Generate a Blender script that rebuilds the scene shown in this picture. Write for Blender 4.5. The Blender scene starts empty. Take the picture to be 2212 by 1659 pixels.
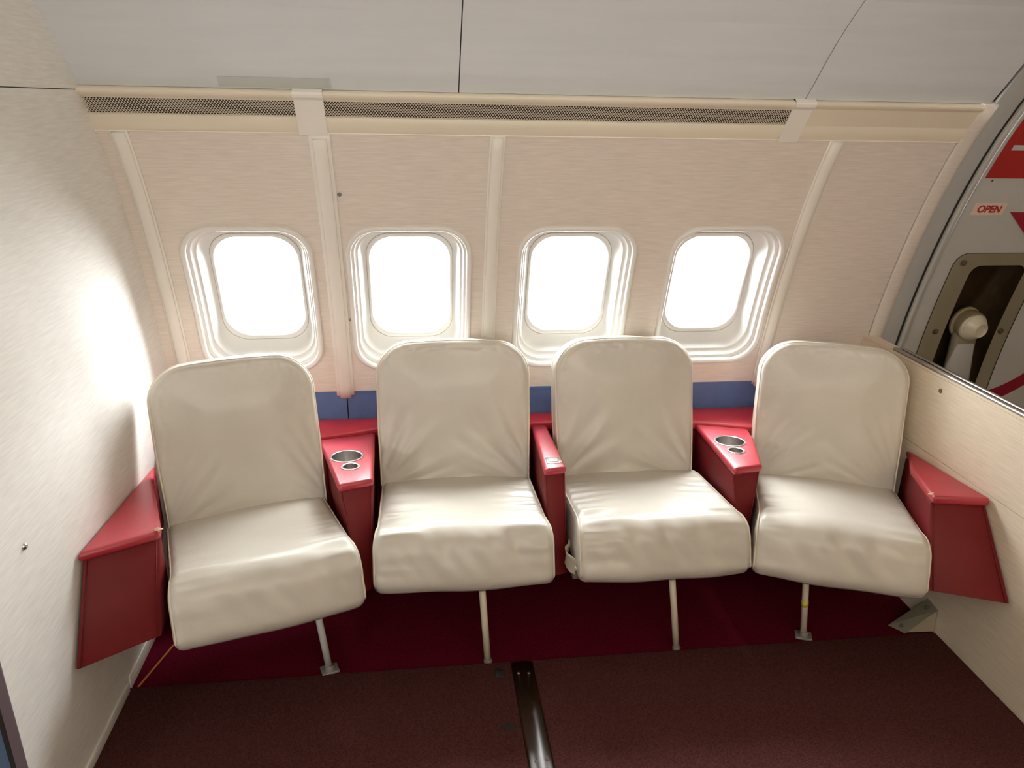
import bpy, bmesh, math, random
import numpy as np
from mathutils import Vector, Matrix, noise

random.seed(4)
scene = bpy.context.scene
COL = scene.collection

# ------------------------------------------------------------------ camera
EYE = 1.563
yaw, pitch, roll = (math.radians(a) for a in (-7.35, -20.35, 1.13))
fwd = Vector((-math.sin(yaw) * math.cos(pitch), math.cos(yaw) * math.cos(pitch), math.sin(pitch)))
right = Vector((math.cos(yaw), math.sin(yaw), 0))
up = right.cross(fwd)
r2 = right * math.cos(roll) + up * math.sin(roll)
u2 = -right * math.sin(roll) + up * math.cos(roll)
cam_data = bpy.data.cameras.new('camera')
cam_data.sensor_width = 36.0
cam_data.lens = 1640.0 / 2212.0 * 36.0
cam_data.clip_start = 0.02
cam = bpy.data.objects.new('camera', cam_data)
COL.objects.link(cam)
m = Matrix((r2, u2, -fwd)).transposed().to_4x4()
m.translation = Vector((0, 0, EYE))
cam.matrix_world = m
scene.camera = cam

# ------------------------------------------------------------------ world, lamps, exposure
SKY = 52.0
world = bpy.data.worlds.new('overcast_sky')
scene.world = world
world.use_nodes = True
bg = world.node_tree.nodes['Background']
bg.inputs[1].default_value = SKY
# bright overcast sky above the horizon, sunlit pale apron below it
_n, _l = world.node_tree.nodes, world.node_tree.links
_tc = _n.new('ShaderNodeTexCoord'); _sx = _n.new('ShaderNodeSeparateXYZ'); _mr = _n.new('ShaderNodeMapRange'); _mx = _n.new('ShaderNodeMix')
_mx.data_type = 'RGBA'
_mr.inputs['From Min'].default_value = -0.06; _mr.inputs['From Max'].default_value = 0.10
_l.new(_tc.outputs['Generated'], _sx.inputs[0]); _l.new(_sx.outputs['Z'], _mr.inputs['Value']); _l.new(_mr.outputs[0], _mx.inputs['Factor'])
_mx.inputs['A'].default_value = (0.40, 0.40, 0.39, 1); _mx.inputs['B'].default_value = (1.0, 1.0, 1.0, 1)
_l.new(_mx.outputs['Result'], bg.inputs['Color'])

scene.view_settings.view_transform = 'Standard'
scene.view_settings.look = 'None'
scene.view_settings.exposure = 0.0
scene.view_settings.gamma = 1.0
scene.view_settings.use_curve_mapping = False
try:
    scene.cycles.max_bounces = 10
    scene.cycles.diffuse_bounces = 6
    scene.cycles.sample_clamp_indirect = 6.0
    scene.cycles.caustics_reflective = False
    scene.cycles.caustics_refractive = False
    scene.cycles.use_denoising = True
except Exception:
    pass


def area_lamp(name, loc, target, sx, sy, power, color=(1, 1, 1), portal=False):
    d = bpy.data.lights.new(name, 'AREA')
    d.shape = 'RECTANGLE'
    d.size, d.size_y = sx, sy
    d.energy = power
    d.color = color
    if portal:
        d.cycles.is_portal = True
    o = bpy.data.objects.new(name, d)
    COL.objects.link(o)
    o.location = loc
    o.rotation_euler = (Vector(target) - Vector(loc)).to_track_quat('-Z', 'Y').to_euler()
    return o


# unseen fill lamps added behind the viewer: one soft, one warm
area_lamp('aisle_ceiling_lamp', (0.35, -0.32, 1.68), (0.35, 0.7, 2.5), 1.6, 0.16, 25.0, (1.0, 0.96, 0.88))
area_lamp('galley_lamp', (1.30, -0.45, 1.35), (1.35, 2.0, 0.7), 0.5, 0.12, 3.6, (1.0, 0.60, 0.20))






# ------------------------------------------------------------------ helpers
def tag(o, label=None, cat=None, group=None, kind=None):
    if label: o['label'] = label
    if cat: o['category'] = cat
    if group: o['group'] = group
    if kind: o['kind'] = kind
    return o


def empty(name, loc=(0, 0, 0), rz=0.0, parent=None):
    o = bpy.data.objects.new(name, None)
    COL.objects.link(o)
    o.location = loc
    o.rotation_euler = (0, 0, rz)
    o.empty_display_size = 0.05
    if parent: o.parent = parent
    return o


def mesh(name, verts, faces, mat, parent=None, smooth=False, fix=True):
    """verts are given in the space of the parent's frame"""
    me = bpy.data.meshes.new(name)
    me.from_pydata([tuple(map(float, v)) for v in verts], [], [tuple(int(i) for i in f) for f in faces])
    if fix:
        bm = bmesh.new(); bm.from_mesh(me)
        bmesh.ops.remove_doubles(bm, verts=bm.verts, dist=1e-6)
        bmesh.ops.recalc_face_normals(bm, faces=bm.faces)
        bm.to_mesh(me); bm.free()
    me.materials.append(mat)
    if smooth:
        for p in me.polygons: p.use_smooth = True
    o = bpy.data.objects.new(name, me)
    COL.objects.link(o)
    if parent: o.parent = parent
    return o


def bevel_mesh(o, w, seg=2, angle=30):
    me = o.data
    bm = bmesh.new(); bm.from_mesh(me)
    es = [e for e in bm.edges if len(e.link_faces) == 2 and e.calc_face_angle(0) > math.radians(angle)]
    bmesh.ops.bevel(bm, geom=es, offset=w, segments=seg, profile=0.5, affect='EDGES', clamp_overlap=True)
    for f in bm.faces: f.smooth = True
    bm.to_mesh(me); bm.free()
    try:
        me.set_sharp_from_angle(angle=math.radians(50))
    except Exception:
        pass
    return o


def box(name, lo, hi, mat, parent=None, bev=0.0):
    x0, y0, z0 = lo; x1, y1, z1 = hi
    v = [(x0, y0, z0), (x1, y0, z0), (x1, y1, z0), (x0, y1, z0), (x0, y0, z1), (x1, y0, z1), (x1, y1, z1), (x0, y1, z1)]
    f = [(0, 3, 2, 1), (4, 5, 6, 7), (0, 1, 5, 4), (1, 2, 6, 5), (2, 3, 7, 6), (3, 0, 4, 7)]
    o = mesh(name, v, f, mat, parent)
    if bev: bevel_mesh(o, bev)
    return o


def loft(name, loops, mat, parent=None, cap=True, closed=True, smooth=True):
    n = len(loops[0]); v = [p for L in loops for p in L]; f = []
    for i in range(len(loops) - 1):
        for j in range(n if closed else n - 1):
            k = (j + 1) % n
            f.append((i * n + j, i * n + k, (i + 1) * n + k, (i + 1) * n + j))
    if cap:
        f.append(tuple(range(n))[::-1]); f.append(tuple((len(loops) - 1) * n + j for j in range(n)))
    return mesh(name, v, f, mat, parent, smooth)


def tube_data(pts, r, n=8, closed=False):
    pts = [Vector(p) for p in pts]
    v, f = [], []
    prev = None
    for i, p in enumerate(pts):
        a = pts[(i - 1) % len(pts)] if (i > 0 or closed) else pts[0]
        b = pts[(i + 1) % len(pts)] if (i < len(pts) - 1 or closed) else pts[-1]
        t = (b - a).normalized()
        ref = prev if prev is not None else (Vector((0, 0, 1)) if abs(t.z) < .9 else Vector((1, 0, 0)))
        s = (ref - t * ref.dot(t)).normalized()
        prev = s
        w = t.cross(s)
        for k in range(n):
            c = 2 * math.pi * k / n
            v.append(p + s * (r * math.cos(c)) + w * (r * math.sin(c)))
    m_ = len(pts)
    for i in range(m_ if closed else m_ - 1):
        j = (i + 1) % m_
        for k in range(n):
            l = (k + 1) % n
            f.append((i * n + k, i * n + l, j * n + l, j * n + k))
    if not closed:
        f.append(tuple(range(n))[::-1]); f.append(tuple((m_ - 1) * n + k for k in range(n)))
    return v, f


def tube(name, pts, r, mat, parent=None, n=10, closed=False):
    v, f = tube_data(pts, r, n, closed)
    return mesh(name, v, f, mat, parent, True)


def lathe(name, prof, mat, parent=None, n=40, axis=None, origin=(0, 0, 0)):
    """prof: (radius, height) pairs, closed on the axis where radius is 0"""
    ax = Vector(axis or (0, 0, 1)).normalized()
    ref = Vector((1, 0, 0)) if abs(ax.x) < .9 else Vector((0, 1, 0))
    s = (ref - ax * ref.dot(ax)).normalized(); w = ax.cross(s); O = Vector(origin)
    v, f = [], []
    for r, h in prof:
        for k in range(n):
            c = 2 * math.pi * k / n
            v.append(O + ax * h + s * (r * math.cos(c)) + w * (r * math.sin(c)))
    for i in range(len(prof) - 1):
        for k in range(n):
            l = (k + 1) % n
            f.append((i * n + k, i * n + l, (i + 1) * n + l, (i + 1) * n + k))
    me = mesh(name, v, f, mat, parent, True)
    bm = bmesh.new(); bm.from_mesh(me.data)
    bmesh.ops.remove_doubles(bm, verts=bm.verts, dist=1e-5)
    bmesh.ops.dissolve_degenerate(bm, edges=bm.edges, dist=1e-6)
    bm.to_mesh(me.data); bm.free()
    try: me.data.set_sharp_from_angle(angle=math.radians(45))
    except Exception: pass
    return me


# ------------------------------------------------------------------ materials
def material(name, color, rough=0.5, metal=0.0, spec=0.5, var=0.0, var_scale=(4, 4, 4), bump=0.0, bump_scale=(200, 200, 200),
             coat=0.0, detail=3.0, second=None, sheen=0.0):
    mt = bpy.data.materials.new(name)
    mt.use_nodes = True
    nt = mt.node_tree; N = nt.nodes; L = nt.links
    b = N['Principled BSDF']
    b.inputs['Base Color'].default_value = (*color, 1)
    b.inputs['Roughness'].default_value = rough
    b.inputs['Metallic'].default_value = metal
    b.inputs['Specular IOR Level'].default_value = spec
    b.inputs['Coat Weight'].default_value = coat
    b.inputs['Coat Roughness'].default_value = 0.28
    b.inputs['Sheen Weight'].default_value = sheen
    if var or bump:
        tc = N.new('ShaderNodeTexCoord')
        def tex(sc, dt):
            mp = N.new('ShaderNodeMapping'); mp.inputs['Scale'].default_value = sc
            L.new(tc.outputs['Object'], mp.inputs['Vector'])
            nz = N.new('ShaderNodeTexNoise'); nz.inputs['Scale'].default_value = 1.0
            nz.inputs['Detail'].default_value = dt
            L.new(mp.outputs[0], nz.inputs['Vector'])
            return nz
        if var:
            nz = tex(var_scale, detail)
            cr = N.new('ShaderNodeValToRGB')
            lo = second or tuple(c * (1 - var) for c in color)
            hi = tuple(min(1, c * (1 + var)) for c in color)
            cr.color_ramp.elements[0].position = 0.32; cr.color_ramp.elements[0].color = (*lo, 1)
            cr.color_ramp.elements[1].position = 0.68; cr.color_ramp.elements[1].color = (*hi, 1)
            L.new(nz.outputs['Fac'], cr.inputs['Fac'])
            L.new(cr.outputs[0], b.inputs['Base Color'])
        if bump:
            nz = tex(bump_scale, 4.0)
            bp = N.new('ShaderNodeBump'); bp.inputs['Strength'].default_value = bump
            bp.inputs['Distance'].default_value = 0.002
            L.new(nz.outputs['Fac'], bp.inputs['Height'])
            L.new(bp.outputs[0], b.inputs['Normal'])
    return mt


M = {}
M['cream'] = material('cream_leather', (0.575, 0.545, 0.48), 0.36, spec=0.6, var=0.05, var_scale=(5, 5, 5), bump=0.12, bump_scale=(260, 260, 260))
M['cream_pipe'] = material('cream_piping', (0.69, 0.62, 0.5), 0.42, var=0.03, bump=0.1)
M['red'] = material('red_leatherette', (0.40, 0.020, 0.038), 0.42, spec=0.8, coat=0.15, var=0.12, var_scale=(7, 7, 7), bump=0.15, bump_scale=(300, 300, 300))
M['red_shelf'] = material('red_leatherette_shelf', (0.54, 0.024, 0.046), 0.42, spec=0.8, coat=0.15, var=0.08, var_scale=(7, 7, 7), bump=0.15, bump_scale=(300, 300, 300))  # same red leatherette, extra light put into its colour for the shaded shelf
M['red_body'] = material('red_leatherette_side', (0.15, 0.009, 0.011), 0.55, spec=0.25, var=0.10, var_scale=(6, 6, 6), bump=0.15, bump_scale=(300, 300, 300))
M['scuff'] = material('worn_leather_scuff', (0.62, 0.42, 0.3), 0.8, var=0.3, var_scale=(150, 150, 150))
M['wall'] = material('beige_striated_wallcovering', (0.725, 0.66, 0.595), 0.6, spec=0.3, var=0.075, var_scale=(14, 0, 230), detail=4, bump=0.10, bump_scale=(14, 0, 260))
M['part'] = material('pale_striated_wallcovering', (0.775, 0.765, 0.725), 0.55, spec=0.3, var=0.06, var_scale=(0, 14, 190), detail=4, bump=0.1, bump_scale=(0, 16, 260))
M['half'] = material('beige_striated_divider_covering', (0.72, 0.63, 0.49), 0.5, spec=0.35, var=0.07, var_scale=(0, 12, 230), detail=4, bump=0.1, bump_scale=(0, 14, 260))
M['valance'] = material('cream_plastic', (0.75, 0.68, 0.55), 0.42, var=0.02)
M['rib'] = material('cream_rib_plastic', (0.82, 0.795, 0.735), 0.40, var=0.02)
M['ceil'] = material('grey_ceiling_laminate', (0.655, 0.69, 0.72), 0.55, var=0.025, var_scale=(3, 3, 40), bump=0.03)
M['tape'] = material('grey_green_tape', (0.52, 0.55, 0.53), 0.55, var=0.03)
M['white'] = material('white_window_plastic', (0.80, 0.79, 0.755), 0.35, var=0.01)
M['reveal'] = material('off_white_window_moulding', (0.82, 0.82, 0.80), 0.38, var=0.01)
M['blue'] = material('blue_kick_panel', (0.09, 0.165, 0.35), 0.45, var=0.06, var_scale=(30, 30, 30))
M['dark'] = material('dark_gap', (0.02, 0.018, 0.016), 0.8, var=0.1)
M['carpet'] = material('maroon_brown_carpet', (0.080, 0.028, 0.026), 0.95, spec=0.04, var=0.35, var_scale=(260, 260, 60), detail=4, second=(0.052, 0.018, 0.017), bump=0.7, bump_scale=(700, 700, 700), sheen=0.0)
M['redfloor'] = material('dark_red_floor_felt', (0.085, 0.003, 0.012), 0.95, spec=0.04, var=0.18, var_scale=(120, 120, 120), bump=0.4, bump_scale=(500, 500, 500))
M['strip'] = material('dark_brown_floor_strip', (0.030, 0.016, 0.010), 0.25, spec=0.6, var=0.15, var_scale=(20, 5, 5))
M['stain'] = material('dark_carpet_stain', (0.018, 0.014, 0.015), 0.95, var=0.3, var_scale=(200, 200, 200))
M['chrome'] = material('polished_chrome', (0.74, 0.74, 0.76), 0.24, metal=1.0, var=0.02)
M['steel'] = material('brushed_steel', (0.62, 0.60, 0.58), 0.27, metal=1.0, var=0.06, var_scale=(2, 2, 200))
M['leg'] = material('cream_painted_tube', (0.60, 0.55, 0.43), 0.4, var=0.1, var_scale=(40, 40, 15))
M['leg_grey'] = material('grey_painted_tube', (0.52, 0.54, 0.53), 0.4, var=0.08, var_scale=(40, 40, 15))  # cream tube too; cooler light on the left leg put into its colour
M['grey'] = material('grey_seat_metal', (0.28, 0.27, 0.25), 0.5, metal=0.3, var=0.1)
M['yellow'] = material('yellow_tape', (0.62, 0.52, 0.05), 0.6, var=0.1)
M['orange'] = material('orange_cord', (0.42, 0.10, 0.015), 0.6, var=0.1)
M['door'] = material('grey_white_door_paint', (0.50, 0.495, 0.47), 0.42, var=0.03, var_scale=(8, 8, 8), bump=0.03)
M['doorband'] = material('grey_door_surround', (0.46, 0.46, 0.45), 0.45, var=0.02)
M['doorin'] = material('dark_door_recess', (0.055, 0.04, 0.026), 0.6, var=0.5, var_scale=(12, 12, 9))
M['signred'] = material('red_marking', (0.36, 0.022, 0.018), 0.5, var=0.03)
M['signdark'] = material('crimson_marking', (0.26, 0.008, 0.025), 0.5, var=0.03)
M['label'] = material('cream_label', (0.75, 0.58, 0.46), 0.5, var=0.03)
M['knob'] = material('ivory_handle', (0.60, 0.54, 0.42), 0.35, var=0.05)
M['edge'] = material('mauve_grey_edging', (0.155, 0.12, 0.14), 0.5, var=0.05)
M['bluewall'] = material('blue_cabin_panel', (0.09, 0.15, 0.26), 0.6, var=0.1)
M['cabin'] = material('beige_cabin_lining', (0.60, 0.54, 0.45), 0.6, var=0.04)
M['plug'] = material('brown_screw', (0.22, 0.15, 0.10), 0.35, metal=0.6, var=0.2, var_scale=(200, 200, 200))
M['bracket'] = material('grey_bracket_paint', (0.20, 0.19, 0.14), 0.4, metal=0.2, var=0.1)
M['gusset'] = material('pale_gusset_paint', (0.36, 0.31, 0.24), 0.5, var=0.08)

# window pane: clear acrylic
gm = bpy.data.materials.new('clear_acrylic_pane'); gm.use_nodes = True
nt = gm.node_tree; nt.nodes.clear()
out = nt.nodes.new('ShaderNodeOutputMaterial'); mix = nt.nodes.new('ShaderNodeMixShader')
tr = nt.nodes.new('ShaderNodeBsdfTransparent'); gl = nt.nodes.new('ShaderNodeBsdfGlossy'); fr = nt.nodes.new('ShaderNodeFresnel')
tr.inputs[0].default_value = (0.97, 0.98, 0.98, 1); gl.inputs['Roughness'].default_value = 0.05
fr.inputs['IOR'].default_value = 1.3
nt.links.new(fr.outputs[0], mix.inputs[0]); nt.links.new(tr.outputs[0], mix.inputs[1]); nt.links.new(gl.outputs[0], mix.inputs[2])
nt.links.new(mix.outputs[0], out.inputs[0])
M['glass'] = gm
gm2 = gm.copy(); gm2.name = 'yellowed_acrylic_cover'
gm2.node_tree.nodes['Transparent BSDF'].inputs[0].default_value = (0.88, 0.84, 0.72, 1)
M['cover'] = gm2

# ------------------------------------------------------------------ sidewall profile  y(z)
_pz = np.array([0.0, .15, .313, .625, .769, .910, 1.024, 1.158, 1.285, 1.407, 1.48, 1.577, 1.677, 1.755])
_py = np.array([2.528, 2.534, 2.532, 2.511, 2.486, 2.450, 2.416, 2.368, 2.318, 2.264, 2.222, 2.145, 2.065, 1.985])
_pc = np.polyfit(_pz, _py, 5)
_pd = np.polyder(_pc)


def wy(z): return float(np.polyval(_pc, z))


def wnorm(z):
    d = float(np.polyval(_pd, z)); l = math.hypot(1, d)
    return (-1 / l, d / l)          # (ny, nz): inward, towards the room


def wpt(x, z, off=0.0):
    ny, nz = wnorm(z)
    return Vector((x, wy(z) + ny * off, z + nz * off))


# arc-length table
_tz = np.linspace(0, 1.8, 1801); _ty = np.polyval(_pc, _tz)
_ts = np.concatenate([[0], np.cumsum(np.hypot(np.diff(_tz), np.diff(_ty)))])
def s_of_z(z): return float(np.interp(z, _tz, _ts))
def z_of_s(s): return float(np.interp(s, _ts, _tz))
def wsp(x, s, off=0.0): return wpt(x, z_of_s(s), off)


def slab(name, x0, x1, z0, z1, off0, off1, mat, parent=None, n=14, bev=0.0, nx=1):
    """curved slab that follows the sidewall between two offsets"""
    zs = np.linspace(z0, z1, n)
    loops = []
    for z in zs:
        loops.append([wpt(x0, z, off0), wpt(x1, z, off0), wpt(x1, z, off1), wpt(x0, z, off1)])
    o = loft(name, loops, mat, parent, smooth=False)
    if bev:
        bevel_mesh(o, bev, 2, 40)
    return o


XL, XR = -0.829, 1.608

# ------------------------------------------------------------------ floor
floor = empty('floor'); tag(floor, kind='structure')
box('subfloor', (-3.2, -1.05, -0.05), (3.6, 2.56, -0.004), M['redfloor'], floor)
box('red_felt', (XL, 1.70, -0.004), (XR, 2.535, 0.0), M['redfloor'], floor)
box('carpet', (XL + .001, -1.0, -0.003), (0.246, 1.812, 0.006), M['carpet'], floor, 0.003)
box('carpet', (0.310, -1.0, -0.003), (XR - .001, 1.812, 0.006), M['carpet'], floor, 0.003)
box('aisle_carpet', (XR + .05, -1.0, -0.003), (3.5, 2.5, 0.004), M['carpet'], floor)
# domed metal strip between the carpets
prof = [(.246, .0), (.246, .0065), (.252, .009), (.266, .0115), (.278, .0122), (.290, .0115), (.304, .009), (.310, .0065), (.310, 0)]
st = loft('joint_strip', [[(x, y, z) for x, z in prof] for y in (-1.0, 0.5, 1.0, 1.4, 1.6, 1.803)], M['strip'], floor)
for x, y in ((.262, 1.755), (.292, 1.752), (.266, 1.437), (.294, 1.440)):
    lathe('rivet', [(0, .0135), (.003, .0130), (.0045, .0115), (.0045, .009)], M['plug'], floor, 12, origin=(x, y, 0))
for x, y, a, b, sd in ((.207, 1.765, .017, .021, 1), (.211, 1.562, .021, .012, 5)):
    rnd = random.Random(sd); ring = []
    for k in range(18):
        t = 2 * math.pi * k / 18; q = 1 + rnd.uniform(-.22, .22)
        ring.append((x + a * q * math.cos(t), y + b * q * math.sin(t)))
    loft('stain', [[(px, py, .005) for px, py in ring], [(px, py, .0066) for px, py in ring]], M['stain'], floor)

# ------------------------------------------------------------------ back sidewall with its panels, ribs and windows
wall_back = empty('wall_back'); tag(wall_back, kind='structure')
Z_TOP = 1.485; Z_BOT = 0.612
S_TOP, S_BOT = s_of_z(Z_TOP), s_of_z(Z_BOT)
WINDOWS = [-0.513, -0.024, 0.512, 1.014]
WIN_Z = 0.952
WS = s_of_z(WIN_Z)
HW, HH, HR = 0.184, 0.256, 0.088     # wall opening


def rrect(hw, hh, r, n=16, sub=8):
    """rounded rectangle, counter-clockwise from the right side"""
    pts = []
    for cx_, cy_, a0 in ((hw - r, hh - r, 0), (-hw + r, hh - r, 90), (-hw + r, -hh + r, 180), (hw - r, -hh + r, 270)):
        for k in range(n):
            a = math.radians(a0 + 90 * k / (n - 1))
            pts.append((cx_ + r * math.cos(a), cy_ + r * math.sin(a)))
    full = []
    for i, p in enumerate(pts):            # subdivide the straight sides so that they follow the curved wall
        full.append(p)
        q = pts[(i + 1) % len(pts)]
        if i % n == n - 1:
            for k in range(1, sub):
                full.append((p[0] + (q[0] - p[0]) * k / sub, p[1] + (q[1] - p[1]) * k / sub))
    return full


def holed_tile(x0, x1, s0, s1, cx_, cs, put):
    """rectangle with a window opening, as a radial loft; put(x, s) -> point"""
    hole = rrect(HW, HH, HR, 14)
    outer = []
    for px, py in hole:
        k = min([(x1 - cx_) / px if px > 1e-9 else 1e9, (x0 - cx_) / px if px < -1e-9 else 1e9,
                 (s1 - cs) / py if py > 1e-9 else 1e9, (s0 - cs) / py if py < -1e-9 else 1e9])
        outer.append([px * k, py * k])
    for cxn, cyn in ((x0 - cx_, s0 - cs), (x1 - cx_, s0 - cs), (x0 - cx_, s1 - cs), (x1 - cx_, s1 - cs)):
        j = min(range(len(outer)), key=lambda i: (outer[i][0] - cxn) ** 2 + (outer[i][1] - cyn) ** 2)
        outer[j] = [cxn, cyn]
    V, F = [], []; n = len(hole); R = 16
    for i in range(R):
        t = i / (R - 1)
        for (hx, hs), (ox, os_) in zip(hole, outer):
            V.append(put(cx_ + hx + (ox - hx) * t, cs + hs + (os_ - hs) * t))
    for i in range(R - 1):
        for j in range(n):
            k = (j + 1) % n
            F.append((i * n + j, i * n + k, (i + 1) * n + k, (i + 1) * n + j))
    return V, F


def panel(x0, x1, wins, put=wsp, s0=None, s1=None, mat=None, parent=None, name='wall_panel'):
    s0 = S_BOT if s0 is None else s0; s1 = S_TOP if s1 is None else s1
    V, F = [], []
    if not wins:
        n = 16; m_ = 4
        for i in range(n):
            for j in range(m_):
                V.append(put(x0 + (x1 - x0) * j / (m_ - 1), s0 + (s1 - s0) * i / (n - 1)))
        for i in range(n - 1):
            for j in range(m_ - 1):
                F.append((i * m_ + j, i * m_ + j + 1, (i + 1) * m_ + j + 1, (i + 1) * m_ + j))
    else:
        cuts = [x0] + [(a + b) / 2 for a, b in zip(wins, wins[1:])] + [x1]
        for k, c in enumerate(wins):
            v, f = holed_tile(cuts[k], cuts[k + 1], s0, s1, c, WS, put)
            b = len(V); V += v; F += [tuple(i + b for i in q) for q in f]
    o = mesh(name, V, F, mat or M['wall'], parent or wall_back, True)
    return o


RIBS = [-0.775, -0.258, 0.233, 1.242]
G = 0.0012
panel(XL - 0.02, RIBS[0] - G, [])
panel(RIBS[0] + G, RIBS[1] - G, [WINDOWS[0]])
panel(RIBS[1] + G, RIBS[2] - G, [WINDOWS[1]])
panel(RIBS[2] + G, RIBS[3] - G, WINDOWS[2:])
panel(RIBS[3] + G, 1.625, [])
# backing skin outside the panels (keeps daylight out around the openings)
for a, b, c in ((XL - .02, RIBS[1], WINDOWS[:1]), (RIBS[1], RIBS[2], WINDOWS[1:2]), (RIBS[2], 1.63, WINDOWS[2:])):
    panel(a, b, c, lambda x, s: wsp(x, s, -0.022), s_of_z(.02), s_of_z(1.62), M['dark'], wall_back, 'insulation_backing')


def rib(x, z0, z1, flange, cap, height, parent=wall_back, cap_top=None):
    zs = np.linspace(z0, z1, 22)
    hf = flange / 2
    fl = [(-hf, 0.0005), (-hf, .003), (-hf + .002, .0045), (hf - .002, .0045), (hf, .003), (hf, .0005)]
    r = empty('wall_rib', parent=parent)
    loft('flange', [[wpt(x + a, z, b) for a, b in fl] for z in zs], M['rib'], r)
    hc = cap / 2
    cp = [(-hc, .004)] + [(-hc * math.cos(math.pi * k / 10), .004 + height * math.sin(math.pi * k / 10) ** .7) for k in range(1, 10)] + [(hc, .004)]
    zs = np.linspace(z0 - .006, cap_top or z1 - .004, 22)
    loft('cap', [[wpt(x + a, z, b) for a, b in cp] for z in zs], M['rib'], r)
    return r


rib(RIBS[0], .600, 1.478, .048, .036, .012)
rib(RIBS[1], .598, 1.478, .060, .040, .011, cap_top=1.462)
rib(RIBS[2], .602, 1.478, .046, .034, .011, cap_top=1.472)
rib(RIBS[3], .602, 1.478, .048, .036, .012)
for x, z in ((-0.220, 1.302), (-0.222, .884)):
    ny, nz = wnorm(z)
    lathe('screw', [(0, .0030), (.002, .0016), (.0032, .0035), (.0058, .0030), (.0068, 0)], M['grey'], wall_back, 14, axis=(0, ny, nz), origin=wpt(x, z, 0))

# blue kick panels at the foot of the sidewall
slab('kick_panel', XL, -0.2565, .500, .6105, -.006, -.001, M['blue'], wall_back, 5)
slab('kick_panel', -0.2525, 1.60, .500, .6105, -.006, -.001, M['blue'], wall_back, 5)
slab('kick_edging', -0.21, 1.60, .606, .6125, -.002, .003, M['blue'], wall_back, 3)
slab('lower_lining', XL, 1.62, .0, .500, -.008, -.003, M['redfloor'], wall_back, 8)

# windows -------------------------------------------------------
for i, cx_ in enumerate(WINDOWS):
    w = empty('window_%d' % (i + 1)); tag(w, kind='structure')

    def ring(hw, hh, r, dn, off, n=16, c=cx_):
        return [wsp(c + a, WS + b - dn, off) for a, b in rrect(hw, hh, r, n)]
    bez = [ring(.1960, .2660, .098, 0, .000), ring(.1960, .2660, .098, 0, .006), ring(.1930, .2630, .096, 0, .010), ring(.1885, .2585, .092, 0, .0115),
           ring(.1835, .2535, .089, 0, .010), ring(.1800, .2500, .086, 0, .005), ring(.1790, .2490, .086, 0, -.018)]
    loft('outer_frame', bez, M['white'], w, cap=False)
    rev = [ring(.1795, .2495, .086, 0, -.010), ring(.1745, .2440, .085, .000, -.013), ring(.1725, .2420, .084, .000, -.013), ring(.1715, .2405, .084, .001, -.020),
           ring(.1640, .2300, .083, .002, -.040), ring(.1625, .2285, .083, .002, -.040), ring(.1615, .2270, .082, .002, -.047), ring(.1530, .2120, .081, .003, -.076),
           ring(.1450, .1960, .078, .004, -.094), ring(.1405, .1890, .076, .004, -.104)]
    loft('reveal', rev, M['reveal'], w, cap=False)
    bead = [ring(.1415, .1900, .076, .004, -.106), ring(.1405, .1885, .076, .004, -.101), ring(.1380, .1850, .078, .004, -.0965),
            ring(.1345, .1805, .078, .004, -.0975), ring(.1310, .1760, .078, .004, -.103), ring(.1290, .1735, .078, .004, -.116)]
    loft('pane_bead', bead, M['reveal'], w, cap=False)
    tube('pane_seal', ring(.1412, .1898, .0765, .004, -.1030), .0013, M['grey'], w, 6, True)
    pn = [ring(.1300, .1745, .077, .004, -.112), ring(.1300, .1745, .077, .004, -.115)]
    loft('pane', pn, M['glass'], w, cap=True, smooth=False)
    # dark shroud between cabin lining and outer skin
    loft('shroud', [ring(.186, .257, .09, 0, -.004), ring(.188, .26, .09, 0, -.118), ring(.1285, .1730, .076, .004, -.1185)], M['dark'], w, cap=False)
    c = wsp(cx_, WS - .004, -.135)
    ny, nz = wnorm(z_of_s(WS - .004))
    area_lamp('daylight_portal', c, c + Vector((0, ny, nz)), .27, .36, 1.0, portal=True)

# ------------------------------------------------------------------ valance with perforated grilles  (trim_1)
trim = empty('trim_1'); tag(trim, kind='structure')
VX0, VX1 = XL, 1.627
P_TOP, P_BAND0, P_BAND1, P_LOW = (2.135, 1.571), (2.1515, 1.5605), (2.1845, 1.5150), (2.217, 1.4765)


def extrude_x(name, prof, x0, x1, mat, parent, smooth=True, close=False):
    o = loft(name, [[(x, y, z) for y, z in prof] for x in (x0, x1)], mat, parent, cap=close, closed=close, smooth=smooth)
    return o


lip = [(2.165, 1.586), (2.140, 1.582), (2.133, 1.5765), (2.1325, 1.572), (2.136, 1.5675), (2.143, 1.563), P_BAND0, (2.160, 1.556)]
low = [(2.190, 1.520), P_BAND1, (2.215, 1.4775), (2.217, 1.4745), (2.222, 1.4745), (2.236, 1.480)]
extrude_x('upper_lip', lip, VX0, VX1, M['valance'], trim)
extrude_x('lower_face', low, VX0, VX1, M['valance'], trim)
box('drip_edge', (VX0, 2.2125, 1.4735), (VX1, 2.2165, 1.4760), M['rib'], trim)
extrude_x('end_panel', [P_BAND0, P_BAND1], 1.080, VX1, M['valance'], trim, False)
mesh('end_cap', [(VX1, y, z) for y, z in ((2.165, 1.586), (2.133, 1.5765), (2.136, 1.5675), P_BAND1, (2.216, 1.475), (2.24, 1.48))], [(0, 1, 2, 3, 4, 5)], M['valance'], trim)
extrude_x('duct_backing', [(2.165, 1.575), (2.176, 1.556), (2.205, 1.512)], VX0, VX1, M['dark'], trim, False)


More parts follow.
